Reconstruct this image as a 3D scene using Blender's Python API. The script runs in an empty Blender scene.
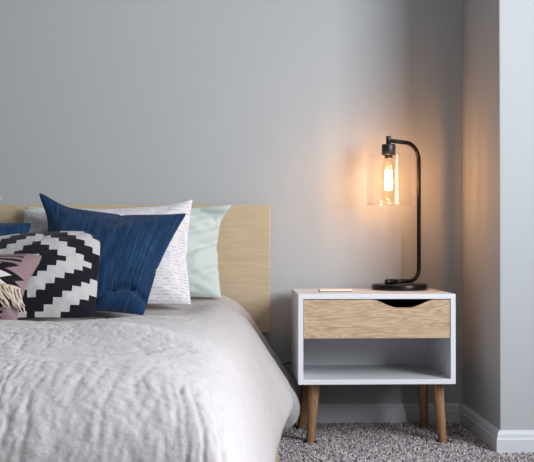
import bpy, bmesh, math, random
import numpy as np
from mathutils import Vector, Matrix

sc = bpy.context.scene
COL = sc.collection
R = math.radians
random.seed(7)
rng = np.random.default_rng(11)

# ------------------------------------------------------------------ materials
def srgb(r, g, b):
    f = lambda c: (c/255/12.92) if c/255 <= .04045 else ((c/255+.055)/1.055)**2.4
    return (f(r), f(g), f(b), 1)

class NT:
    def __init__(s, name):
        s.m = bpy.data.materials.new(name); s.m.use_nodes = True
        s.t = s.m.node_tree; s.n = s.t.nodes; s.b = s.n['Principled BSDF']; s.out = s.n['Material Output']
    def node(s, typ, **kw):
        n = s.n.new(typ)
        for k, v in kw.items():
            if k == 'ins':
                for i, val in v.items(): s.put(n.inputs[i], val)
            else: setattr(n, k, v)
        return n
    def put(s, sock, val):
        if isinstance(val, bpy.types.NodeSocket): s.t.links.new(val, sock)
        else: sock.default_value = val
    def math(s, op, a, b=0.0, c=0.0):
        n = s.node('ShaderNodeMath', operation=op)
        s.put(n.inputs[0], a); s.put(n.inputs[1], b); s.put(n.inputs[2], c)
        return n.outputs[0]
    def mix(s, f, a, b):
        n = s.node('ShaderNodeMix', data_type='RGBA')
        s.put(n.inputs[0], f); s.put(n.inputs[6], a); s.put(n.inputs[7], b)
        return n.outputs[2]
    def ramp(s, f, stops):
        n = s.node('ShaderNodeValToRGB'); s.put(n.inputs[0], f)
        e = n.color_ramp.elements
        while len(e) < len(stops): e.new(.5)
        for x, (p, c) in zip(e, stops): x.position = p; x.color = c
        return n.outputs[0]
    def coord(s, which='Object', scale=(1, 1, 1), rot=(0, 0, 0)):
        tc = s.node('ShaderNodeTexCoord')
        mp = s.node('ShaderNodeMapping'); mp.inputs['Scale'].default_value = scale; mp.inputs['Rotation'].default_value = rot
        s.t.links.new(tc.outputs[which], mp.inputs[0]); return mp.outputs[0]
    def noise(s, vec, scale, detail=3, rough=.55, dist=0):
        n = s.node('ShaderNodeTexNoise'); s.put(n.inputs['Vector'], vec)
        n.inputs['Scale'].default_value = scale; n.inputs['Detail'].default_value = detail
        n.inputs['Roughness'].default_value = rough; n.inputs['Distortion'].default_value = dist
        return n.outputs[0]
    def bump(s, h, strength, dist):
        n = s.node('ShaderNodeBump'); n.inputs['Strength'].default_value = strength; n.inputs['Distance'].default_value = dist
        s.put(n.inputs['Height'], h); s.put(s.b.inputs['Normal'], n.outputs[0])
    def set(s, color=None, rough=.6, metal=0, spec=.5, sheen=0):
        if color is not None: s.put(s.b.inputs['Base Color'], color)
        s.put(s.b.inputs['Roughness'], rough); s.b.inputs['Metallic'].default_value = metal
        s.b.inputs['Specular IOR Level'].default_value = spec
        s.b.inputs['Sheen Weight'].default_value = sheen
        return s.m

def m_paint(name, col, rough=.7, bump=.12):
    t = NT(name); v = t.coord()
    t.bump(t.noise(v, 160, 3), bump, .002)
    c = t.mix(t.noise(v, 2.2, 2), tuple(x*.97 for x in col[:3])+(1,), col)
    return t.set(c, rough, spec=.3)

def m_plain(name, col, rough=.4, metal=0, spec=.5):
    t = NT(name); v = t.coord()
    n = t.noise(v, 40, 3)
    r = t.math('MULTIPLY_ADD', n, .12, rough-.06)
    return t.set(col, r, metal, spec)

def m_wood(name, c1, c2, c3, axis='x', scale=1.0, cath=0.0, rough=.5):
    t = NT(name)
    sc_ = {'x': (1.2, 9, 9), 'z': (9, 9, 1.2)}[axis]
    v = t.coord('Object', tuple(a*scale for a in sc_))
    big = t.noise(v, 2.0, 3, .5, .6 + cath)
    rings = t.math('FRACT', t.math('MULTIPLY', big, 9.0))
    rings = t.math('ABSOLUTE', t.math('SUBTRACT', rings, .5))
    fine = t.noise(t.coord('Object', tuple(a*scale*(6 if a > 2 else 2.5) for a in sc_)), 3.0, 4, .6)
    base = t.ramp(t.math('MULTIPLY_ADD', rings, .9, t.math('MULTIPLY_ADD', fine, .65, -.12)),
                  [(.12, c1), (.5, c2), (.9, c3)])
    t.bump(fine, .15, .001)
    return t.set(base, rough, spec=.35)

def m_cloth(name, col, rough=.9, weave=900, amp=.25, sheen=.15, var=.06):
    t = NT(name); v = t.coord()
    n = t.noise(v, 14, 3); c = t.mix(n, tuple(x*(1-var) for x in col[:3])+(1,), col)
    h = t.math('ADD', t.noise(v, weave, 2), t.math('MULTIPLY', t.noise(v, 120, 4), 1.6))
    t.bump(h, amp, .0015)
    return t.set(c, rough, spec=.15, sheen=sheen)

WALL = srgb(176, 178, 181)
M = {}
M['wall'] = m_paint('wall_paint', WALL)
M['trim'] = m_paint('trim_paint', srgb(206, 207, 212), .45, .03)
M['ceiling'] = m_paint('ceiling_paint', srgb(205, 205, 205), .8)
M['white'] = m_plain('white_lacquer', srgb(222, 222, 226), .38)
M['oak'] = m_wood('oak_veneer', srgb(166, 136, 108), srgb(196, 167, 138), srgb(210, 185, 158), 'x', 1.1, 1.4, .5)
M['legwood'] = m_wood('oak_leg', srgb(126, 93, 66), srgb(158, 120, 88), srgb(174, 138, 106), 'z', 1.8, 0, .45)
M['birch'] = m_wood('birch_veneer', srgb(187, 166, 138), srgb(194, 174, 146), srgb(199, 180, 153), 'x', .8, .3, .5)
M['black'] = m_plain('blackened_bronze', srgb(38, 34, 33), .34, .75, .5)
M['socket'] = m_plain('dark_gunmetal', srgb(62, 62, 66), .4, .7, .5)
M['dark'] = m_plain('slate_drawer_board', srgb(112, 115, 124), .7)  # even slate grey board of the drawer box
M['cream'] = m_plain('cream_paper', srgb(236, 222, 205), .7)
M['cover'] = m_plain('dark_card', srgb(60, 52, 50), .6)
M['cord'] = m_plain('cord_rubber', srgb(70, 68, 70), .6)
M['sheet'] = m_cloth('pale_pink_sheet', srgb(222, 205, 203))
M['duvet'] = m_cloth('washed_linen', srgb(180, 173, 174), .95, 700, .7, .2, .06)
M['mint'] = m_cloth('mint_cotton', srgb(194, 203, 199), .9, 900, .2)
M['fringe'] = m_cloth('cream_yarn', srgb(206, 190, 172), .9, 500, .3)

def m_glass(name, tint, edge=1.0):
    t = NT(name); t.n.remove(t.b)
    tr = t.node('ShaderNodeBsdfTransparent'); tr.inputs[0].default_value = tint
    gl = t.node('ShaderNodeBsdfGlossy'); gl.inputs['Roughness'].default_value = .03
    gl.inputs[0].default_value = (.95, .95, .95, 1)
    lw = t.node('ShaderNodeLayerWeight'); lw.inputs[0].default_value = .35
    f = t.math('MULTIPLY_ADD', t.math('POWER', lw.outputs[1], 2.0), .42*edge, .02)
    mx = t.node('ShaderNodeMixShader'); t.put(mx.inputs[0], f)
    t.t.links.new(tr.outputs[0], mx.inputs[1]); t.t.links.new(gl.outputs[0], mx.inputs[2])
    t.t.links.new(mx.outputs[0], t.out.inputs[0]); return t.m
M['glass'] = m_glass('clear_glass', (.965, .965, .96, 1), 1.0)
M['bulbglass'] = m_glass('amber_tint_bulb_glass', (.98, .93, .84, 1), .8)

def m_emit(name, col, s):
    t = NT(name); t.n.remove(t.b)
    e = t.node('ShaderNodeEmission'); e.inputs[0].default_value = col; e.inputs[1].default_value = s
    t.t.links.new(e.outputs[0], t.out.inputs[0]); return t.m
M['filament'] = m_emit('glowing_filament', (1, .62, .27, 1), 150)

def m_carpet():
    t = NT('speckled_carpet_yarn')
    a = t.node('ShaderNodeAttribute', attribute_name='yarn')
    c = t.ramp(a.outputs['Fac'], [(0, srgb(56, 50, 54)), (.2, srgb(100, 92, 97)), (.45, srgb(158, 148, 152)),
                                  (.75, srgb(192, 182, 184)), (1, srgb(224, 215, 214))])
    v = t.coord(); c2 = t.mix(t.noise(v, 700, 2), c, srgb(140, 130, 132))
    return t.set(t.mix(.3, c, c2), .95, spec=.1, sheen=.2)
M['carpet'] = m_carpet()
def m_floor():
    t = NT('carpet_backing'); v = t.coord()
    vo = t.node('ShaderNodeTexVoronoi'); t.put(vo.inputs['Vector'], v); vo.inputs['Scale'].default_value = 130
    sep = t.node('ShaderNodeSeparateColor'); t.put(sep.inputs[0], vo.outputs['Color'])
    c = t.ramp(sep.outputs[0], [(0, srgb(50, 45, 48)), (.4, srgb(108, 100, 104)), (1, srgb(172, 163, 164))])
    t.bump(vo.outputs['Distance'], .6, .006)
    return t.set(c, .95, spec=.1)
M['floor'] = m_floor()

# ------------------------------------------------------------------ object helpers
def link(name, me, mat=None, parent=None, smooth=False):
    o = bpy.data.objects.new(name, me); COL.objects.link(o)
    if mat: me.materials.append(mat)
    if parent: o.parent = parent
    if smooth:
        for p in me.polygons: p.use_smooth = True
    return o
def from_bm(name, bm, mat, parent=None, smooth=False):
    me = bpy.data.meshes.new(name); bm.normal_update(); bm.to_mesh(me); bm.free()
    return link(name, me, mat, parent, smooth)
def tag(o, label=None, cat=None, group=None, kind=None):
    if label: o['label'] = label
    if cat: o['category'] = cat
    if group: o['group'] = group
    if kind: o['kind'] = kind
    return o
def empty(name, loc, rz=0):
    o = bpy.data.objects.new(name, None); COL.objects.link(o)
    o.location = loc; o.rotation_euler = (0, 0, rz); o.empty_display_size = .05; return o
def add_box(bm, lo, hi, bev=0.0, seg=2):
    vs = [bm.verts.new((x, y, z)) for x in (lo[0], hi[0]) for y in (lo[1], hi[1]) for z in (lo[2], hi[2])]
    fs = [(0, 1, 3, 2), (4, 6, 7, 5), (0, 4, 5, 1), (2, 3, 7, 6), (0, 2, 6, 4), (1, 5, 7, 3)]
    faces = [bm.faces.new([vs[i] for i in f]) for f in fs]
    if bev:
        es = list({e for f in faces for e in f.edges})
        bmesh.ops.bevel(bm, geom=es, offset=bev, segments=seg, affect='EDGES', profile=.5)
    return vs
def box(name, lo, hi, mat, parent=None, bev=.001, seg=2):
    bm = bmesh.new(); add_box(bm, lo, hi, bev, seg)
    return from_bm(name, bm, mat, parent)
def add_lathe(bm, prof, seg=48, M4=None, cap=True):
    rings = []
    for r, z in prof:
        ring = []
        for k in range(seg):
            a = 2*math.pi*k/seg; p = Vector((r*math.cos(a), r*math.sin(a), z))
            ring.append(bm.verts.new(M4 @ p if M4 else p))
        rings.append(ring)
    for a, b in zip(rings, rings[1:]):
        for k in range(seg):
            bm.faces.new((a[k], a[(k+1) % seg], b[(k+1) % seg], b[k]))
    if cap:
        bm.faces.new(list(reversed(rings[0]))); bm.faces.new(rings[-1])
def add_tube(bm, pts, r, seg=12, cap=True):
    pts = [Vector(p) for p in pts]; n = len(pts)
    rs = r if isinstance(r, (list, tuple)) else [r]*n
    up = None; rings = []
    for i, p in enumerate(pts):
        t = (pts[min(i+1, n-1)] - pts[max(i-1, 0)]).normalized()
        if up is None:
            up = Vector((0, 1, 0)) if abs(t.y) < .9 else Vector((1, 0, 0))
        s = t.cross(up).normalized(); up = s.cross(t).normalized()
        rings.append([bm.verts.new(p + rs[i]*(math.cos(2*math.pi*k/seg)*s + math.sin(2*math.pi*k/seg)*up)) for k in range(seg)])
    for a, b in zip(rings, rings[1:]):
        for k in range(seg): bm.faces.new((a[k], a[(k+1) % seg], b[(k+1) % seg], b[k]))
    if cap: bm.faces.new(list(reversed(rings[0]))); bm.faces.new(rings[-1])
def arc(c, r, a0, a1, n, ax=(1, 0, 0), az=(0, 0, 1)):
    ax, az, c = Vector(ax), Vector(az), Vector(c)
    return [c + r*(math.cos(R(a0+(a1-a0)*i/n))*ax + math.sin(R(a0+(a1-a0)*i/n))*az) for i in range(n+1)]

# numpy gradient noise -------------------------------------------------
_perm = rng.permutation(512); _g = rng.random(512)*2*np.pi
def pnoise(x, y, seed=0):
    xi = np.floor(x).astype(int); yi = np.floor(y).astype(int); xf = x-xi; yf = y-yi
    def gr(ix, iy, dx, dy):
        h = _perm[(_perm[(ix+seed*37) % 512] + iy) % 512]
        return np.cos(_g[h])*dx + np.sin(_g[h])*dy
    u = xf*xf*xf*(xf*(xf*6-15)+10); v = yf*yf*yf*(yf*(yf*6-15)+10)
    a = gr(xi, yi, xf, yf)*(1-u) + gr(xi+1, yi, xf-1, yf)*u
    b = gr(xi, yi+1, xf, yf-1)*(1-u) + gr(xi+1, yi+1, xf-1, yf-1)*u
    return (a*(1-v)+b*v)*1.5
def ridge(x, y, seed=0): return 1-np.minimum(1, np.abs(pnoise(x, y, seed))*2.2)
def sstep(a, b, x):
    t = np.clip((x-a)/(b-a), 0, 1); return t*t*(3-2*t)
def grid_mesh(name, P, uv=None):
    n, m, _ = P.shape
    idx = np.arange(n*m).reshape(n, m)
    f = np.stack([idx[:-1, :-1], idx[1:, :-1], idx[1:, 1:], idx[:-1, 1:]], -1).reshape(-1, 4)
    me = bpy.data.meshes.new(name); me.from_pydata(P.reshape(-1, 3).tolist(), [], f.tolist())
    for p in me.polygons: p.use_smooth = True
    return me
def grid_normals(P):
    du = np.gradient(P, axis=0); dv = np.gradient(P, axis=1)
    n = np.cross(du, dv); n /= np.linalg.norm(n, axis=-1, keepdims=True)+1e-9
    return n

# ------------------------------------------------------------------ setting
XL, XR, YB, YF, H = -5.5, 1.85, 3.47, -1.1, 2.75
AX, AY = .805, 2.97                 # outer corner of the wall that juts out on the right
def struct(name, lo, hi, mat, bev=0): return tag(box(name, lo, hi, mat, None, bev), kind='structure')
struct('floor', (XL-.1, YF-.1, -.1), (XR+.1, YB+.1, 0), M['floor'])
struct('ceiling', (XL-.1, YF-.1, H), (XR+.1, YB+.1, H+.1), M['ceiling'])
struct('wall_back', (XL-.1, YB, 0), (AX+.05, YB+.1, H), M['wall'])
struct('wall_left', (XL-.1, YF-.1, 0), (XL, YB, H), M['wall'])
struct('wall_alcove', (AX, AY, 0), (XR+.1, YB+.1, H), M['wall'], .004)
struct('wall_right', (XR, YF-.1, 0), (XR+.1, AY, H), M['wall'])

def baseboard(name, pts, inward):
    """profile swept along a polyline on the floor; inward = side the board projects to (+1 left of travel)"""
    prof = [(0, 0), (.014, 0), (.014, .048), (.0115, .053), (.010, .064), (.006, .071), (.003, .075), (0, .075)]
    bm = bmesh.new(); P = [Vector((x, y)) for x, y in pts]; rings = []
    for i, p in enumerate(P):
        ds = []
        if i > 0: ds.append((p-P[i-1]).normalized())
        if i < len(P)-1: ds.append((P[i+1]-p).normalized())
        ns = [Vector((-d.y, d.x))*inward for d in ds]
        nn = ns[0] if len(ns) == 1 else (ns[0]+ns[1])/(1+ns[0].dot(ns[1]))
        rings.append([bm.verts.new((p.x+nn.x*a, p.y+nn.y*a, z)) for a, z in prof])
    for a, b in zip(rings, rings[1:]):
        for k in range(len(prof)): bm.faces.new((a[k], a[(k+1) % len(prof)], b[(k+1) % len(prof)], b[k]))
    bm.faces.new(rings[0]); bm.faces.new(rings[-1])
    bmesh.ops.recalc_face_normals(bm, faces=bm.faces)
    return tag(from_bm(name, bm, M['trim']), kind='structure')
baseboard('baseboard_back', [(XL, YB), (AX-.0142, YB)], -1)
baseboard('baseboard_right', [(AX, YB), (AX, AY), (XR, AY)], -1)

# carpet pile ----------------------------------------------------------
def carpet():
    sp = .0058
    xs = np.arange(-.1, 1.6, sp); ys = np.arange(1.95, YB-.004, sp)
    X, Y = np.meshgrid(xs, ys, indexing='ij'); X = X.ravel(); Y = Y.ravel()
    X = X + rng.uniform(-.003, .003, X.size); Y = Y + rng.uniform(-.003, .003, X.size)
    ok = ~((X > AX-.016) & (Y > AY-.016)) & (Y < YB-.016)
    for cx, cy, hx, hy in ((.226, 3.141, .0245, .0245), (.662, 3.133, .0245, .0245), (.214, 3.381, .0245, .0245), (.650, 3.379, .0245, .0245), (.0925, 2.83, .027, .036)):
        ok &= ~((np.abs(X-cx) < hx) & (np.abs(Y-cy) < hy))
    X, Y = X[ok], Y[ok]; n = X.size
    r = rng.uniform(.0026, .0044, n); h = rng.uniform(.007, .013, n)
    tx = rng.uniform(-.005, .005, n); ty = rng.uniform(-.005, .005, n); a0 = rng.uniform(0, 6.28, n)
    V = []
    for k in range(4):
        a = a0+k*math.pi/2
        V.append(np.stack([X+.7*r*np.cos(a), Y+.7*r*np.sin(a), np.zeros(n)], -1))
    for k in range(4):
        a = a0+.5+k*math.pi/2
        V.append(np.stack([X+tx*.7+r*np.cos(a), Y+ty*.7+r*np.sin(a), h*.65], -1))
    V.append(np.stack([X+tx, Y+ty, h], -1))
    V = np.stack(V, 1).reshape(-1, 3)
    F = [(0, 1, 5, 4), (1, 2, 6, 5), (2, 3, 7, 6), (3, 0, 4, 7), (4, 5, 8), (5, 6, 8), (6, 7, 8), (7, 4, 8)]
    faces = []
    for i in range(n):
        b = i*9; faces += [tuple(b+j for j in f) for f in F]
    me = bpy.data.meshes.new('carpet_pile'); me.from_pydata(V.tolist(), [], faces)
    clump = pnoise(X*55, Y*55, 3)*.32
    col = np.clip(rng.normal(.5, .27, n)+clump, 0, 1)
    at = me.attributes.new('yarn', 'FLOAT', 'POINT'); at.data.foreach_set('value', np.repeat(col, 9).astype(np.float32))
    for p in me.polygons: p.use_smooth = True
    tag(link('carpet_pile', me, M['carpet']), 'speckled grey cut pile of the bedroom carpet', 'carpet', kind='stuff')
carpet()

# ------------------------------------------------------------------ bed
bed = tag(empty('bed', (-.80, 2.4, 0)), 'wide low bed with a flat pale birch headboard, under the white linen duvet', 'bed')
def bpart(name, lo, hi, mat, bev=.003):
    o = box(name, lo, hi, mat, bed, bev); o.matrix_parent_inverse = Matrix.Translation((.80, -2.4, 0)); return o
bpart('headboard', (-1.705, 3.418, .337), (.104, 3.446, .792), M['birch'], .0025)
bpart('side_rail', (-.045, 1.40, .13), (-.015, 3.40, .23), M['birch'])
bpart('side_rail', (-1.585, 1.40, .13), (-1.555, 3.40, .23), M['birch'])
bpart('foot_rail', (-1.555, 1.40, .13), (-.045, 1.43, .23), M['birch'])
bpart('slat_base', (-1.555, 1.43, .19), (-.045, 3.40, .215), M['birch'])
bpart('crossbar', (-1.62, 2.81, .105), (.09, 2.85, .129), M['birch'])
for nm, x in (('headboard_bracket', -.35), ('headboard_bracket', -1.25)):
    bpart(nm, (x-.04, 3.402, .15), (x+.04, 3.417, .60), M['birch'])
def bed_leg(x0, x1, y, lean):
    bm = bmesh.new(); vs = add_box(bm, (x0, y-.028, 0), (x1, y+.028, .135), 0)
    for v in vs:
        if v.co.z < .01: v.co.x += lean
    bmesh.ops.bevel(bm, geom=list(bm.edges), offset=.003, segments=2, affect='EDGES')
    o = from_bm('leg', bm, M['birch'], bed); o.matrix_parent_inverse = Matrix.Translation((.80, -2.4, 0))
bed_leg(.066, .1035, 2.83, .008); bed_leg(-.10, -.046, 1.5, .008)
bed_leg(-1.623, -1.586, 2.83, -.008); bed_leg(-1.554, -1.50, 1.5, -.008)

tag(box('mattress', (-1.54, 1.44, .216), (-.09, 3.395, .375), M['sheet'], None, .045, 5),
    'mattress in a pale pink fitted sheet between the headboard and duvet', 'mattress')
for p in bpy.data.objects['mattress'].data.polygons: p.use_smooth = True

# duvet ----------------------------------------------------------------
def resample(pts, n):
    p = np.array(pts, float)
    # smooth by chaikin
    for _ in range(3):
        q = [p[0]]
        for a, b in zip(p, p[1:]): q += [a*.75+b*.25, a*.25+b*.75]
        q.append(p[-1]); p = np.array(q)
    d = np.r_[0, np.cumsum(np.linalg.norm(np.diff(p, axis=0), axis=1))]
    t = np.linspace(0, d[-1], n)
    return np.stack([np.interp(t, d, p[:, k]) for k in range(p.shape[1])], -1)
def build_duvet():
    n1, n2, ny, nf = 330, 190, 420, 150
    head = resample([(-.34, .462), (-.2, .466), (-.10, .466), (-.05, .458), (.005, .427), (.048, .37), (.095, .29), (.142, .22),
                     (.180, .165), (.192, .12), (.182, .08), (.15, .05), (.12, .04), (.10, .045)], n2)
    near = resample([(-.34, .462), (-.2, .466), (-.12, .458), (-.05, .435), (-.003, .37), (.022, .29), (.037, .22), (.048, .16),
                     (.052, .11), (.046, .07), (.03, .05), (.015, .045), (.005, .05), (.0, .06)], n2)
    near2 = resample([(-.34, .462), (-.2, .466), (-.12, .458), (-.05, .435), (-.003, .37), (.024, .29), (.042, .22), (.052, .18),
                      (.055, .165), (.050, .150), (.04, .145), (.03, .146), (.02, .15), (.01, .155)], n2)
    p24 = resample([(-.34, .462), (-.2, .466), (-.12, .460), (-.05, .440), (0, .40), (.035, .33), (.060, .26), (.076, .2), (.084, .15),
                    (.086, .1), (.078, .065), (.06, .055), (.045, .055), (.03, .065)], n2)
    p28 = resample([(-.34, .462), (-.2, .466), (-.11, .464), (-.05, .455), (0, .43), (.043, .37), (.083, .31), (.122, .25), (.150, .205),
                    (.150, .175), (.13, .152), (.105, .146), (.08, .147), (.05, .155)], n2)
    keys = [(1.2, near), (1.85, near), (2.4, p24), (2.66, (p24+p28)/2), (2.77, p28), (2.92, p28), (3.12, head), (3.5, head)]
    front = resample([(1.75, 0), (1.6, .006), (1.48, .025), (1.385, .06), (1.34, .11), (1.32, .17), (1.31, .25), (1.31, .33), (1.33, .40)], nf)
    Yt = np.linspace(3.355, 1.75, ny)
    Yq = np.r_[Yt, front[1:, 0]]; dq = np.r_[np.zeros(ny), front[1:, 1]]
    q = np.r_[0, np.cumsum(np.hypot(np.diff(Yq), np.diff(dq)))]
    Xt = np.linspace(-1.26, -.34, n1)[:-1]
    S3 = np.stack([k[1] for k in keys]); ky = [k[0] for k in keys]
    ii = np.clip(np.searchsorted(ky, Yq)-1, 0, len(ky)-2); ky = np.array(ky)
    tt = ((Yq-ky[ii])/(ky[ii+1]-ky[ii]))[:, None, None]
    SX, SZ = np.moveaxis(S3[ii]*(1-tt)+S3[ii+1]*tt, -1, 0)
    LX = np.repeat((-1.60-near2[None, :0:-1, 0]), len(Yq), 0); LZ = np.repeat(near2[None, :0:-1, 1], len(Yq), 0)
    X = np.concatenate([LX, np.repeat(Xt[None], len(Yq), 0), SX], 1)
    Z0 = np.concatenate([LZ, np.full((len(Yq), n1-1), .462), SZ], 1)
    p = np.concatenate([np.linspace(-.66, 0, n2)[:-1]-.92, Xt+.34, np.linspace(0, .66, n2)])[None] + 0*X
    Q = q[:, None] + 0*X
    Y = Yq[:, None] + 0*X; D2 = dq[:, None] + 0*X
    D1 = np.maximum(.466-Z0, 0)
    D = (D1**3 + D2**3)**(1/3); D = np.minimum(D, .43)
    side = sstep(.02, .25, D1)
    # the corner of the foot rounds off in plan
    Y = Y + .10*side*sstep(1.75, 1.35, Y)
    # tops: the quilt sinks under the cushions and puffs up in front of them
    left = sstep(-.06, -.19, X)*sstep(-1.62, -1.45, X)
    dip = np.interp(Y, [1.3, 1.6, 2.1, 2.35, 2.5, 2.64, 2.76, 2.86, 3.0, 3.13, 3.3, 3.335], [.455, .46, .472, .474, .462, .436, .412, .410, .414, .436, .456, .482])
    flatr = np.interp(Y, [1.3, 1.6, 2.1, 2.35, 2.6, 3.0, 3.3, 3.335], [.455, .46, .472, .474, .468, .467, .462, .482])
    mild = np.interp(Y, [1.3, 2.1, 2.35, 2.64, 2.86, 3.0, 3.13, 3.3, 3.335], [.455, .472, .474, .458, .444, .436, .436, .456, .482])
    deep = sstep(-.22, -.36, X)*sstep(-1.62, -1.45, X)
    top = (flatr*(1-left) + mild*left)*(1-deep) + dip*deep
    under = left*sstep(2.68, 2.78, Y)
    Z = top - D
    P = np.stack([X, Y, Z], -1)
    P[..., 2] = np.where(P[..., 2] < .03, .03, P[..., 2])
    N = grid_normals(P); N *= np.sign(N[5, 5, 2])
    flat = 1-side
    # wrinkles -------------------------------------------------------
    wx = p + .05*pnoise(p*5, Q*5, 1); wq = Q + .05*pnoise(p*5+9, Q*5, 2)
    front_ = sstep(1.80, 1.45, Y)
    h = .007*pnoise(wx*3.1, wq*3.6, 3)*(.5+.5*flat)*(1-.5*front_)
    # cross folds at the turn in front of the cushions
    fold = .011*np.exp(-((Y-2.24-.07*pnoise(p*3, Q*0, 4))/.07)**2) - .032*np.exp(-((Y-1.99-.07*pnoise(p*3.4, Q*0+3, 5))/.055)**2) \
        + .013*np.exp(-((Y-1.80-.06*pnoise(p*3.4, Q*0+5, 6))/.09)**2) - .007*np.exp(-((Y-2.52-.06*pnoise(p*4, Q*0+7, 9))/.04)**2)
    h += fold*(.35+.9*np.clip(pnoise(p*3.1+4, Q*.7, 7)+.4, 0, 1))*flat*(.3+.7*sstep(.35, .05, p))
    patch = np.clip(pnoise(p*3, Q*3, 21)+.5, 0, 1); patch2 = np.clip(pnoise(p*4+2, Q*4, 22)+.45, 0, 1)
    calm = 1-.35*side
    def crease(ang, f1, f2, wid, seed, warp=1.0):
        c_, s_ = math.cos(R(ang)), math.sin(R(ang)); a_ = (p*c_+Q*s_); b_ = (-p*s_+Q*c_)
        a_ = a_ + warp*(.035*pnoise(p*9, Q*9, seed+3) + .012*pnoise(p*26, Q*26, seed+4))
        n_ = np.abs(pnoise(a_*f1, b_*f2, seed))
        return np.exp(-(n_/wid)**1.3)*np.clip(pnoise(p*5+seed, Q*5, seed+1)*1.2+.45, 0, 1)
    h += calm*(1-.5*front_)*.0017*(crease(20, 7, 2.5, .13, 41) + crease(-40, 8, 3, .13, 44) - .5)*(1-.4*front_)
    h += calm*(1-.6*front_)*.0014*(crease(65, 17, 6, .16, 47) + crease(-15, 18, 6, .16, 50) + crease(-60, 20, 7, .16, 53) + crease(100, 15, 5, .16, 56))
    h += calm*(1-.35*front_)*.0018*(crease(35, 48, 14, .15, 59) + crease(-30, 52, 15, .15, 62) + crease(90, 46, 12, .15, 65) + crease(5, 50, 12, .15, 86))
    h += .0008*pnoise(p*24, Q*22, 68)
    # creases running towards the foot
    h += .0029*front_*(crease(3, 30, 1.3, .16, 71, .22) + crease(-5, 40, 1.7, .17, 74, .22) + crease(8, 35, 2, .17, 77, .22))
    h += .0018*front_*(crease(0, 55, 7, .25, 80, .5) + crease(-16, 50, 9, .25, 83, .5))
    # long soft folds hanging down the side
    h += .005*(ridge(wq*4.2+.4*p, wx*1.1, 16)**1.5-.4)*side*sstep(1.6, 2.2, Y)
    h *= 1-.85*under
    P = P + N*h[..., None]
    # roll the head edge and hem down
    P[:6, :, 2] -= np.linspace(.003, 0, 6)[:, None]
    P[..., 2] = np.maximum(P[..., 2], .02)
    me = grid_mesh('duvet', P)
    o = link('duvet', me, M['duvet'])
    so = o.modifiers.new('s', 'SOLIDIFY'); so.thickness = .006
    so.offset = -1 if N[5, 5, 2] * (np.cross(P[1, 0]-P[0, 0], P[0, 1]-P[0, 0])[2]) < 0 else 1
    bm = bmesh.new(); bm.from_mesh(me)
    if bm.faces[:][1000].normal.z < 0: bmesh.ops.reverse_faces(bm, faces=bm.faces)
    bm.to_mesh(me); bm.free(); so.offset = -1
    tag(o, 'crumpled white linen duvet spread over the bed and hanging off its side', 'duvet')
    return P
DUV = build_duvet()

# ------------------------------------------------------------------ pillows (cloth inflated between two seamed squares)
def inflate(n, pressure, bend, seed, shrink=0.0, frames=34):
    r = np.random.default_rng(seed)
    g = np.linspace(-1, 1, n+1); V = []; idx = {}
    for s in (1, -1):
        for i in range(n+1):
            for j in range(n+1):
                edge = i in (0, n) or j in (0, n)
                if edge and s < 0: idx[s, i, j] = idx[1, i, j]; continue
                idx[s, i, j] = len(V)
                V.append((g[i], g[j], 0 if edge else s*(.02+.01*r.random())))
    F = []
    for s in (1, -1):
        for i in range(n):
            for j in range(n):
                f = [idx[s, i, j], idx[s, i+1, j], idx[s, i+1, j+1], idx[s, i, j+1]]
                F.append(f if s > 0 else f[::-1])
    me = bpy.data.meshes.new('cloth_rest'); me.from_pydata(V, [], F)
    o = bpy.data.objects.new('cloth_rest', me); COL.objects.link(o)
    md = o.modifiers.new('c', 'CLOTH'); st = md.settings
    st.quality = 5; st.mass = .3; st.tension_stiffness = 20; st.compression_stiffness = 20; st.shear_stiffness = 5
    st.bending_stiffness = bend; st.use_pressure = True; st.uniform_pressure_force = pressure
    st.air_damping = 2; st.effector_weights.gravity = 0; st.shrink_min = shrink
    md.collision_settings.use_collision = False
    md.point_cache.frame_start = 1; md.point_cache.frame_end = frames
    for f in range(1, frames+1):
        sc.frame_set(f)
    ev = o.evaluated_get(bpy.context.evaluated_depsgraph_get()); m2 = ev.to_mesh()
    co = np.empty(len(m2.vertices)*3); m2.vertices.foreach_get('co', co); co = co.reshape(-1, 3).copy()
    ev.to_mesh_clear(); sc.frame_set(1)
    bpy.data.objects.remove(o); bpy.data.meshes.remove(me)
    rest = np.array(V)[:, :2]
    # normalise so that the corners sit on the unit square
    A, B = [], []
    for i, j in ((0, 0), (n, 0), (n, n), (0, n)):
        k = idx[1, i, j]; A.append([*co[k, :2], 1]); B.append(rest[k])
    T, *_ = np.linalg.lstsq(np.array(A), np.array(B), rcond=None)
    uvw = np.c_[np.c_[co[:, :2], np.ones(len(co))] @ T, co[:, 2]]
    uvw[:, 2] -= np.mean([co[idx[1, i, j], 2] for i, j in ((0, 0), (n, 0), (n, n), (0, n))])
    uvw[:, 2] /= np.percentile(np.abs(uvw[:, 2]), 99.5)
    return dict(uvw=uvw, rest=rest, F=F, n=n)
SOFT = inflate(44, 2.2, .6, 3)
FULL = inflate(44, 4.5, .3, 5)

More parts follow.
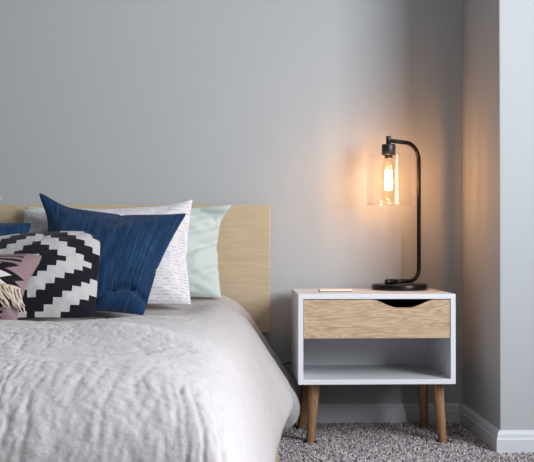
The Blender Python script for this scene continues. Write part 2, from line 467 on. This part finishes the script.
def pillow(name, mat, sim, tl, tr, br, bl, thick, wr=.004, seed=1, fx=False, fy=False, dents=(), square=.6, back=.4, ears=(), arch=0.0, side=0.0):
    u = sim['uvw'][:, 0]*(-1 if fx else 1); v = sim['uvw'][:, 1]*(-1 if fy else 1); w = sim['uvw'][:, 2]*(-1 if fx != fy else 1)
    ru = sim['rest'][:, 0]*(-1 if fx else 1); rv = sim['rest'][:, 1]*(-1 if fy else 1)
    u = u*(1-square)+ru*square; v = v*(1-square)+rv*square
    tl, tr, br, bl = (np.array(c) for c in (tl, tr, br, bl))
    a = ((u+1)/2)[:, None]; b = ((v+1)/2)[:, None]
    base = (bl*(1-a)+br*a)*(1-b) + (tl*(1-a)+tr*a)*b
    nrm = np.cross((tr+br-tl-bl), (tl+tr-bl-br)); nrm /= np.linalg.norm(nrm)     # points to the camera side (-Y)
    fade = (1-np.abs(ru)**6)*(1-np.abs(rv)**6)
    wk = wr*(ridge(u*2.6+seed, v*2.2, seed)**2-.3) + wr*.45*(ridge(u*6+seed, v*5, seed+5)**2-.3)
    # gathers that fan out of the corners
    for cu in (-1, 1):
        for cv in (-1, 1):
            d = np.hypot(u-cu, v-cv); an = np.arctan2(v-cv, u-cu)
            wk = wk + wr*.8*np.cos(an*13+seed)*np.exp(-(d/.55)**2)*np.minimum(1, d*3)
    ww = np.where(w < 0, back, 1.0)*(w*thick + np.sign(w)*wk*fade)
    for (u0, v0, u1, v1, wid, dep) in dents:
        du, dv = u1-u0, v1-v0; L2 = du*du+dv*dv
        t = np.clip(((u-u0)*du+(v-v0)*dv)/L2, 0, 1)
        dist = np.hypot(u-u0-t*du, v-v0-t*dv)
        ww = ww - np.where(w > 0, dep*np.exp(-(dist/wid)**2), 0)
    P = base + nrm*ww[:, None]
    P[:, 2] += arch*(1-u*u)*(v+1)/2
    P[:, 0] += side*(1-v*v)*(u+1)/2
    for (cu, cv, ex, ey, ez, wid) in ears:
        P += np.exp(-(np.hypot(u-cu, v-cv)/wid)**2)[:, None]*np.array([[ex, ey, ez]])
    c = (bl+br)/2; c = np.array([c[0], c[1], P[:, 2].min()])
    me = bpy.data.meshes.new(name); me.from_pydata((P-c).tolist(), [], sim['F'])
    uv = me.uv_layers.new(name='uv'); li = np.empty(len(me.loops), dtype=int); me.loops.foreach_get('vertex_index', li)
    uvs = np.stack([(ru[li]+1)/2, (rv[li]+1)/2], -1); uv.data.foreach_set('uv', uvs.ravel())
    for p in me.polygons: p.use_smooth = True
    bm = bmesh.new(); bm.from_mesh(me); bmesh.ops.recalc_face_normals(bm, faces=bm.faces); bm.to_mesh(me); bm.free()
    o = link(name, me, mat); o.location = c
    s = o.modifiers.new('sub', 'SUBSURF'); s.levels = 1; s.render_levels = 1
    return o, (tl, tr, br, bl, nrm)

def uvnode(t):
    u = t.node('ShaderNodeUVMap', uv_map='uv'); s = t.node('ShaderNodeSeparateXYZ'); t.put(s.inputs[0], u.outputs[0])
    return u.outputs[0], s.outputs[0], s.outputs[1]
def weave(t, uv, sx, sy, amp=.3):
    mp = t.node('ShaderNodeMapping'); mp.inputs['Scale'].default_value = (sx, sy, 1); t.put(mp.inputs[0], uv)
    return t.noise(mp.outputs[0], 1, 3, .6)

def m_indigo():
    t = NT('indigo_dyed_cotton'); uv, u, v = uvnode(t)
    streak = weave(t, uv, 55, 2.2); st2 = weave(t, uv, 160, 7)
    f = t.math('ADD', t.math('MULTIPLY', streak, .65), t.math('MULTIPLY', st2, .5))
    c = t.ramp(f, [(.36, srgb(12, 29, 52)), (.52, srgb(19, 44, 74)), (.66, srgb(29, 60, 94)), (.84, srgb(66, 96, 127))])
    t.bump(t.math('ADD', st2, weave(t, uv, 40, 140)), .3, .0015)
    return t.set(c, .85, spec=.15, sheen=.1)
def m_stepped():
    t = NT('black_white_kilim_weave'); uv, u, v = uvnode(t)
    iu = t.math('ABSOLUTE', t.math('ROUND', t.math('DIVIDE', t.math('SUBTRACT', u, .53), .0625)))
    iv = t.math('ABSOLUTE', t.math('ROUND', t.math('DIVIDE', t.math('SUBTRACT', v, .56), .0595)))
    b = t.math('MODULO', t.math('FLOOR', t.math('DIVIDE', t.math('ADD', t.math('MINIMUM', t.math('ADD', iu, iv), 14.0), 5.0), 3.0)), 2.0)
    yarn = weave(t, uv, 120, 60)
    wht = t.mix(yarn, srgb(170, 167, 168), srgb(198, 195, 194)); blk = t.mix(yarn, srgb(20, 19, 26), srgb(34, 32, 42))
    t.bump(yarn, .5, .003)
    return t.set(t.mix(b, blk, wht), .95, spec=.1, sheen=.1)
def m_pinkweave():
    t = NT('pink_black_kilim_weave'); uv, u, v = uvnode(t)
    d = t.math('ABSOLUTE', t.math('SUBTRACT', v, .50))                        # distance from the middle band
    saw = t.math('ABSOLUTE', t.math('SUBTRACT', t.math('FRACT', t.math('MULTIPLY', v, 7.0)), .5))
    lean = t.math('MULTIPLY', d, .5)
    e1 = t.math('ADD', t.math('MULTIPLY_ADD', saw, -.34, u), t.math('MULTIPLY', lean, 1.8))
    black = t.math('LESS_THAN', e1, .86)
    white = t.math('MULTIPLY', t.math('LESS_THAN', e1, .71), t.math('LESS_THAN', d, .24))
    stripe = t.math('GREATER_THAN', t.math('FRACT', t.math('MULTIPLY', v, 15.0)), .5)
    outer = t.math('GREATER_THAN', d, .23)
    strz = t.math('MULTIPLY', outer, t.math('MULTIPLY', stripe, t.math('LESS_THAN', u, .84)))
    inner = t.math('MULTIPLY', t.math('SUBTRACT', 1.0, outer), black)
    yarn = weave(t, uv, 90, 60)
    pink = t.mix(yarn, srgb(112, 90, 95), srgb(160, 135, 138))
    c = t.mix(t.math('MAXIMUM', strz, inner), pink, srgb(26, 23, 30))
    c = t.mix(white, c, srgb(208, 202, 198))
    t.bump(yarn, .5, .003)
    return t.set(c, .95, spec=.1, sheen=.1)
def m_dashes():
    t = NT('white_cotton_with_lavender_dashes'); uv, u, v = uvnode(t)
    row = t.math('MULTIPLY', v, 36.0); rowi = t.math('FLOOR', row)
    on = t.math('LESS_THAN', t.math('FRACT', row), .38)
    cell = t.math('FLOOR', t.math('MULTIPLY', t.math('ADD', u, t.math('MULTIPLY', rowi, .137)), 56.0))
    wn = t.node('ShaderNodeTexWhiteNoise', noise_dimensions='2D')
    cb = t.node('ShaderNodeCombineXYZ'); t.put(cb.inputs[0], cell); t.put(cb.inputs[1], rowi); t.put(wn.inputs[0], cb.outputs[0])
    dash = t.math('MULTIPLY', on, t.math('GREATER_THAN', wn.outputs[0], .45))
    n = weave(t, uv, 40, 60)
    c = t.mix(t.math('MULTIPLY', dash, .45), srgb(220, 214, 217), srgb(150, 148, 172))
    t.bump(n, .2, .0015)
    return t.set(c, .9, spec=.15, sheen=.1)
M['indigo'] = m_indigo(); M['kilim'] = m_stepped(); M['pink'] = m_pinkweave(); M['dash'] = m_dashes()

pillow('pillow', M['mint'], SOFT, (-.755, 3.372, .785), (-.062, 3.372, .783), (-.062, 3.285, .466), (-.747, 3.285, .466), .062, .010, 2,
       dents=((.62, .93, 1.0, .72, .07, .030), (.6, -.1, .98, .30, .05, .016), (.58, .35, .98, .62, .05, .016), (.62, -.6, .95, -.35, .06, .012)), ears=((1, 1, .036, -.008, .010, .2),), square=.75)
tag(bpy.data.objects['pillow'], 'plain pale mint pillow against the right part of the birch headboard', 'pillow', 'pillows on the bed')
o, _ = pillow('pillow', M['mint'], SOFT, (-1.60, 3.372, .790), (-.868, 3.372, .797), (-.90, 3.285, .462), (-1.60, 3.285, .464), .062, .006, 4, fx=True, square=.75, ears=((1, 1, .046, 0, .024, .13),))
tag(o, 'plain mint pillow cut off by the left edge of the photo', 'pillow', 'pillows on the bed')
o, _ = pillow('pillow', M['dash'], SOFT, (-.745, 3.285, .772), (-.164, 3.28, .792), (-.158, 3.122, .454), (-.731, 3.122, .444), .060, .006, 6, fy=True, square=.7, ears=((1, 1, .004, 0, .016, .22),))
tag(o, 'white pillow with rows of small lavender dashes, behind the large blue cushion', 'pillow', 'pillows on the bed')
o, _ = pillow('cushion', M['indigo'], FULL, (-.640, 3.18, .786), (-.180, 3.18, .752), (-.302, 2.99, .430), (-.640, 2.99, .426), .064, .005, 8, square=.68,
              dents=((-.05, -.86, .30, -.60, .035, .026), (.30, -.60, .62, -.55, .035, .026), (.62, -.55, .96, -.76, .035, .024), (.2, -.82, .75, -.82, .16, -.016)), ears=((-1, 1, -.030, 0, .041, .19), (1, 1, .004, 0, .004, .2)))
tag(o, 'large streaked indigo blue cushion with a pointed top corner, leaning on white pillow', 'cushion', 'cushions on the bed')
o, _ = pillow('cushion', M['indigo'], FULL, (-1.15, 3.16, .76), (-.680, 3.16, .724), (-.69, 3.0, .430), (-1.10, 3.0, .430), .06, .005, 9, fx=True)
tag(o, 'streaked indigo blue cushion behind black and white one, cut off by left photo edge', 'cushion', 'cushions on the bed')
o, _ = pillow('cushion', M['kilim'], FULL, (-.85, 3.05, .662), (-.444, 3.06, .692), (-.434, 2.86, .432), (-.835, 2.86, .425), .058, .004, 12, square=.85, arch=.020, side=.012, ears=((1, 1, -.016, 0, -.012, .16), (1, -1, -.006, 0, .006, .16)))
tag(o, 'square cushion with black and white stepped diamonds, leaning on blue cushion', 'cushion', 'cushions on the bed')
pk, (ptl, ptr, pbr, pbl, pn) = pillow('cushion', M['pink'], FULL, (-.93, 2.905, .640), (-.584, 2.905, .628), (-.636, 2.74, .428), (-.93, 2.74, .428), .05, .003, 14, fy=True, ears=((1, 1, -.012, 0, -.008, .2),))
tag(pk, 'small dusty pink and black woven cushion with a cream yarn fringe', 'cushion', 'cushions on the bed')

def fringe():
    bm = bmesh.new()
    for i in range(46):
        t = i/45
        a = .12+.80*t + random.uniform(-.01, .01)                # along the cushion
        rowh = .50 - .12*t
        def on(aa, bb, off):
            base = (pbl*(1-aa)+pbr*aa)*(1-bb)+(ptl*(1-aa)+ptr*aa)*bb
            w = .05*(max(0, 1-abs(2*aa-1)**2.2))**.5*(max(0, 1-abs(2*bb-1)**2.2))**.5
            return base + pn*(w+off)
        L = random.uniform(.15, .24); sw = random.uniform(.10, .24)
        pts = []
        for k in range(6):
            s = k/5
            q = on(min(1.06, a+sw*s*(.5+.5*s)), rowh - 1.25*L*s*(.6+.4*s), .005+.004*math.sin(i*1.7+s*5)+.006*s)
            pts.append(q)
        add_tube(bm, pts, [.0030, .0032, .003, .003, .0028, .0016], 6)
    # the knotted heading the strands hang from
    hp = [on(.10+.84*k/20, .50-.12*k/20+.006*math.sin(k*2.1), .004) for k in range(21)]
    add_tube(bm, hp, .0055, 8)
    f = from_bm('fringe', bm, M['fringe'], pk, True)
    f.matrix_parent_inverse = Matrix.Translation(-Vector(pk.location))
    f['label'] = 'cream yarn fringe'
fringe()

# ------------------------------------------------------------------ nightstand
NW, ND, NT_, NB = .504, .365, .494, .206
ns = tag(empty('nightstand', (.182, 3.05, 0), R(.4)), 'white nightstand with one oak drawer, open shelf and splayed wooden legs', 'nightstand')
T = .016
bm = bmesh.new()
add_box(bm, (0, 0, NT_-T), (NW, ND, NT_), .0012)
add_box(bm, (0, 0, NB), (NW, ND, NB+T), .0012)
add_box(bm, (0, .0005, NB+T), (T, ND, NT_-T), .0006)
add_box(bm, (NW-T, .0005, NB+T), (NW, ND, NT_-T), .0006)
from_bm('carcass', bm, M['white'], ns)
box('back_panel', (T, ND-.008, NB+T), (NW-T, ND-.002, NT_-T), M['white'], ns, 0)
# drawer with its scooped finger pull
dz0, dz1 = .353, NT_-T-.002; dx0, dx1 = T+.0015, NW-T-.0015; dy = .004
drawer_bm = bmesh.new()
sx0, sx1, sd = .232, .443, .026
prof = [(dx0, dz1), (sx0, dz1)]
for k in range(1, 32):
    t = k/32; e = .5-.5*math.cos(math.pi*min(1, t/.42)) if t < .42 else (.5-.5*math.cos(math.pi*min(1, (1-t)/.42)) if t > .58 else 1)
    prof.append((sx0+(sx1-sx0)*t, dz1-sd*e))
prof += [(sx1, dz1), (dx1, dz1)]
fr, bk = [], []
rows = []
for y in (dy, dy+.016):
    top = [drawer_bm.verts.new((x, y, z)) for x, z in prof]; bot = [drawer_bm.verts.new((x, y, dz0)) for x, z in prof]
    rows.append((top, bot))
(t0, b0), (t1, b1) = rows
for k in range(len(prof)-1):
    drawer_bm.faces.new((b0[k], b0[k+1], t0[k+1], t0[k])); drawer_bm.faces.new((b1[k+1], b1[k], t1[k], t1[k+1]))
    drawer_bm.faces.new((t0[k], t0[k+1], t1[k+1], t1[k])); drawer_bm.faces.new((b1[k], b1[k+1], b0[k+1], b0[k]))
drawer_bm.faces.new((b0[0], t0[0], t1[0], b1[0])); drawer_bm.faces.new((b1[-1], t1[-1], t0[-1], b0[-1]))
dr = from_bm('drawer', drawer_bm, M['oak'], ns); dr['label'] = 'pale oak drawer with a scooped finger pull'
bm = bmesh.new()
add_box(bm, (dx0+.004, dy+.017, dz0+.002), (dx0+.016, ND-.03, dz1-.02), 0); add_box(bm, (dx1-.016, dy+.017, dz0+.002), (dx1-.004, ND-.03, dz1-.02), 0)
add_box(bm, (dx0+.016, dy+.017, dz0+.002), (dx1-.016, ND-.03, dz0+.01), 0); add_box(bm, (dx0+.016, ND-.042, dz0+.01), (dx1-.016, ND-.03, dz1-.02), 0)
from_bm('drawer_box', bm, M['dark'], dr)
def ns_leg(x, y, lx, ly):
    bm = bmesh.new(); top = Vector((x, y, NB-.0005)); bot = Vector((x+lx, y+ly, 0))
    d = top-bot; rings = []
    for t, r in ((0, .0125), (.015, .0135), (.5, .0165), (.97, .0195), (1, .0195)):
        c = bot+d*t
        rings.append([bm.verts.new((c.x+r*math.cos(a), c.y+r*math.sin(a), c.z)) for a in (2*math.pi*k/28 for k in range(28))])
    for a, b in zip(rings, rings[1:]):
        for k in range(28): bm.faces.new((a[k], a[(k+1) % 28], b[(k+1) % 28], b[k]))
    bm.faces.new(rings[0][::-1]); bm.faces.new(rings[-1])
    o = from_bm('leg', bm, M['legwood'], ns, True)
    return o
ns_leg(.058, .075, -.014, .016); ns_leg(NW-.044, .075, .020, .008)
ns_leg(.052, .315, -.020, .016); ns_leg(NW-.046, .315, .010, .014)

# notepad on top -------------------------------------------------------
np_o = tag(empty('notepad', (.315, 3.205, NT_), R(-1)), 'small thin cream notepad with dark backing, left of the lamp', 'notepad')
box('backing', (-.0545, -.030, .0005), (.0545, .030, .0022), M['cover'], np_o, .0004)['label'] = 'dark backing card'
box('paper_block', (-.0535, -.0295, .0023), (.0540, .030, .0085), M['cream'], np_o, .0005)

# ------------------------------------------------------------------ table lamp
LX, LY = .55, 3.322
lamp = tag(empty('table_lamp', (LX, LY, NT_+.0005), R(34.7)), 'lit black metal lamp with a clear glass cylinder shade, standing on the nightstand', 'lamp')
bm = bmesh.new()
add_lathe(bm, [(.0925, 0), (.0950, .0015), (.0958, .004), (.0958, .0165), (.0948, .0185), (.0925, .0195), (.02, .0198)], 72)
lb = from_bm('base', bm, M['black'], lamp, True)
# tube: foot bar lying on the base, bend, upright, bend, arm
fx, px_, zt, zb, r = -.060, .095, .5125, .0285, .0072
rb, rt = .044, .060
path = [Vector((fx, 0, zb)), Vector((px_-rb, 0, zb))]
path += arc((px_-rb, 0, zb+rb), rb, -90, 0, 10)[1:]
path += [Vector((px_, 0, zt-rt))]
path += arc((px_-rt, 0, zt-rt), rt, 0, 90, 12)[1:]
path += [Vector((-.051+.006, 0, zt+.002))]
bm = bmesh.new(); add_tube(bm, path, r, 16)
from_bm('stem', bm, M['black'], lamp, True)
bm = bmesh.new(); add_tube(bm, [(fx-.004, 0, zb), (fx-.002, 0, zb), (fx+.045, 0, zb), (fx+.047, 0, zb)], [.0075, .0092, .0092, .0078], 18)
from_bm('foot_sleeve', bm, M['black'], lamp, True)
SX = -.051; TM = Matrix.Translation((SX, 0, -.004))
bm = bmesh.new()
add_lathe(bm, [(.006, .5075), (.0085, .508), (.0085, .532), (.0075, .534), (.003, .5345)], 28, TM)
from_bm('finial', bm, M['socket'], lamp, True)
bm = bmesh.new()
add_lathe(bm, [(.022, .468), (.0238, .469), (.0238, .503), (.0225, .5055), (.009, .507)], 40, TM)
from_bm('socket', bm, M['socket'], lamp, True)
bm = bmesh.new()
sh = .0757; z0, z1 = .296, .472
add_lathe(bm, [(sh, z0), (sh, z1-.006), (sh-.002, z1-.0015), (sh-.006, z1), (.024, z1)], 72, TM, False)
add_tube(bm, [Vector((SX+(sh-.001)*math.cos(a), (sh-.001)*math.sin(a), z0)) for a in (2*math.pi*k/72 for k in range(73))], .0012, 6, False)
from_bm('lamp_shade', bm, M['glass'], lamp, True)['label'] = 'clear glass cylinder shade'
bm = bmesh.new()
add_lathe(bm, [(.0135, .468), (.0135, .452), (.017, .446), (.0225, .438), (.0232, .43), (.0232, .335), (.021, .321), (.014, .311), (.005, .307)], 40, TM, False)
bulb = from_bm('bulb', bm, M['bulbglass'], lamp, True); bulb['label'] = 'tubular clear bulb'
bm = bmesh.new()
for k in range(8):
    a = 2*math.pi*k/8+.3
    add_tube(bm, [(SX+.011*math.cos(a), .011*math.sin(a), .346), (SX+.0125*math.cos(a+.1), .0125*math.sin(a+.1), .378), (SX+.010*math.cos(a), .010*math.sin(a), .412)], .0013, 6)
from_bm('filament', bm, M['filament'], bulb)
bm = bmesh.new(); add_lathe(bm, [(.0138, .458), (.0138, .468)], 24, Matrix.Translation((SX, 0, -.004)))
from_bm('bulb_cap', bm, M['socket'], bulb, True)
# cord: over the back edge, along the wall, to the left of the nightstand
bm = bmesh.new()
def wl(x, y, z): return lamp.matrix_world.inverted() @ Vector((x, y, z))
lamp.rotation_euler; bpy.context.view_layer.update()
pts = [wl(.55, 3.405, .5005), wl(.535, 3.448, .4985), wl(.50, 3.457, .49), wl(.44, 3.46, .40), wl(.33, 3.46, .27), wl(.24, 3.458, .225),
       wl(.19, 3.456, .222), wl(.165, 3.455, .225), wl(.148, 3.455, .215), wl(.140, 3.455, .19)]
q = resample([tuple(p) for p in pts], 60)
add_tube(bm, [tuple(p) for p in q], .0028, 8)
from_bm('cord', bm, M['cord'], lamp, True)

# ------------------------------------------------------------------ light
def area(name, loc, target, sx, sy, energy, col):
    l = bpy.data.lights.new(name, 'AREA'); l.shape = 'RECTANGLE'; l.size = sx; l.size_y = sy; l.energy = energy; l.color = col
    o = bpy.data.objects.new(name, l); COL.objects.link(o); o.location = loc
    o.rotation_euler = (Vector(target)-Vector(loc)).to_track_quat('-Z', 'Y').to_euler(); return o
area('window_daylight', (1.82, 1.10, 1.42), (-1, 1.10, 1.42), 1.6, 1.25, 138, (.91, .968, 1))
pl = bpy.data.lights.new('bulb_light', 'POINT'); pl.energy = 2.2; pl.color = (1, .32, .065); pl.shadow_soft_size = .015
po = bpy.data.objects.new('bulb_light', pl); COL.objects.link(po); po.parent = lamp; po.location = (SX, 0, .380)
w = bpy.data.worlds.new('world'); sc.world = w; w.use_nodes = True
w.node_tree.nodes['Background'].inputs[0].default_value = (.5, .55, .6, 1); w.node_tree.nodes['Background'].inputs[1].default_value = .06

# ------------------------------------------------------------------ camera
cam = bpy.data.cameras.new('camera'); co = bpy.data.objects.new('camera', cam); COL.objects.link(co)
cam.sensor_width = 36; cam.lens = 960/534*36; cam.clip_start = .05
co.location = (0, 0, .663); co.rotation_euler = (R(90.6), 0, R(-1.55))
cam.dof.use_dof = True; cam.dof.focus_distance = 3.1; cam.dof.aperture_fstop = 14
sc.camera = co
sc.cycles.transparent_max_bounces = 24
vs = sc.view_settings; vs.view_transform = 'Standard'; vs.look = 'None'; vs.gamma = 1; vs.use_curve_mapping = False; vs.exposure = 0
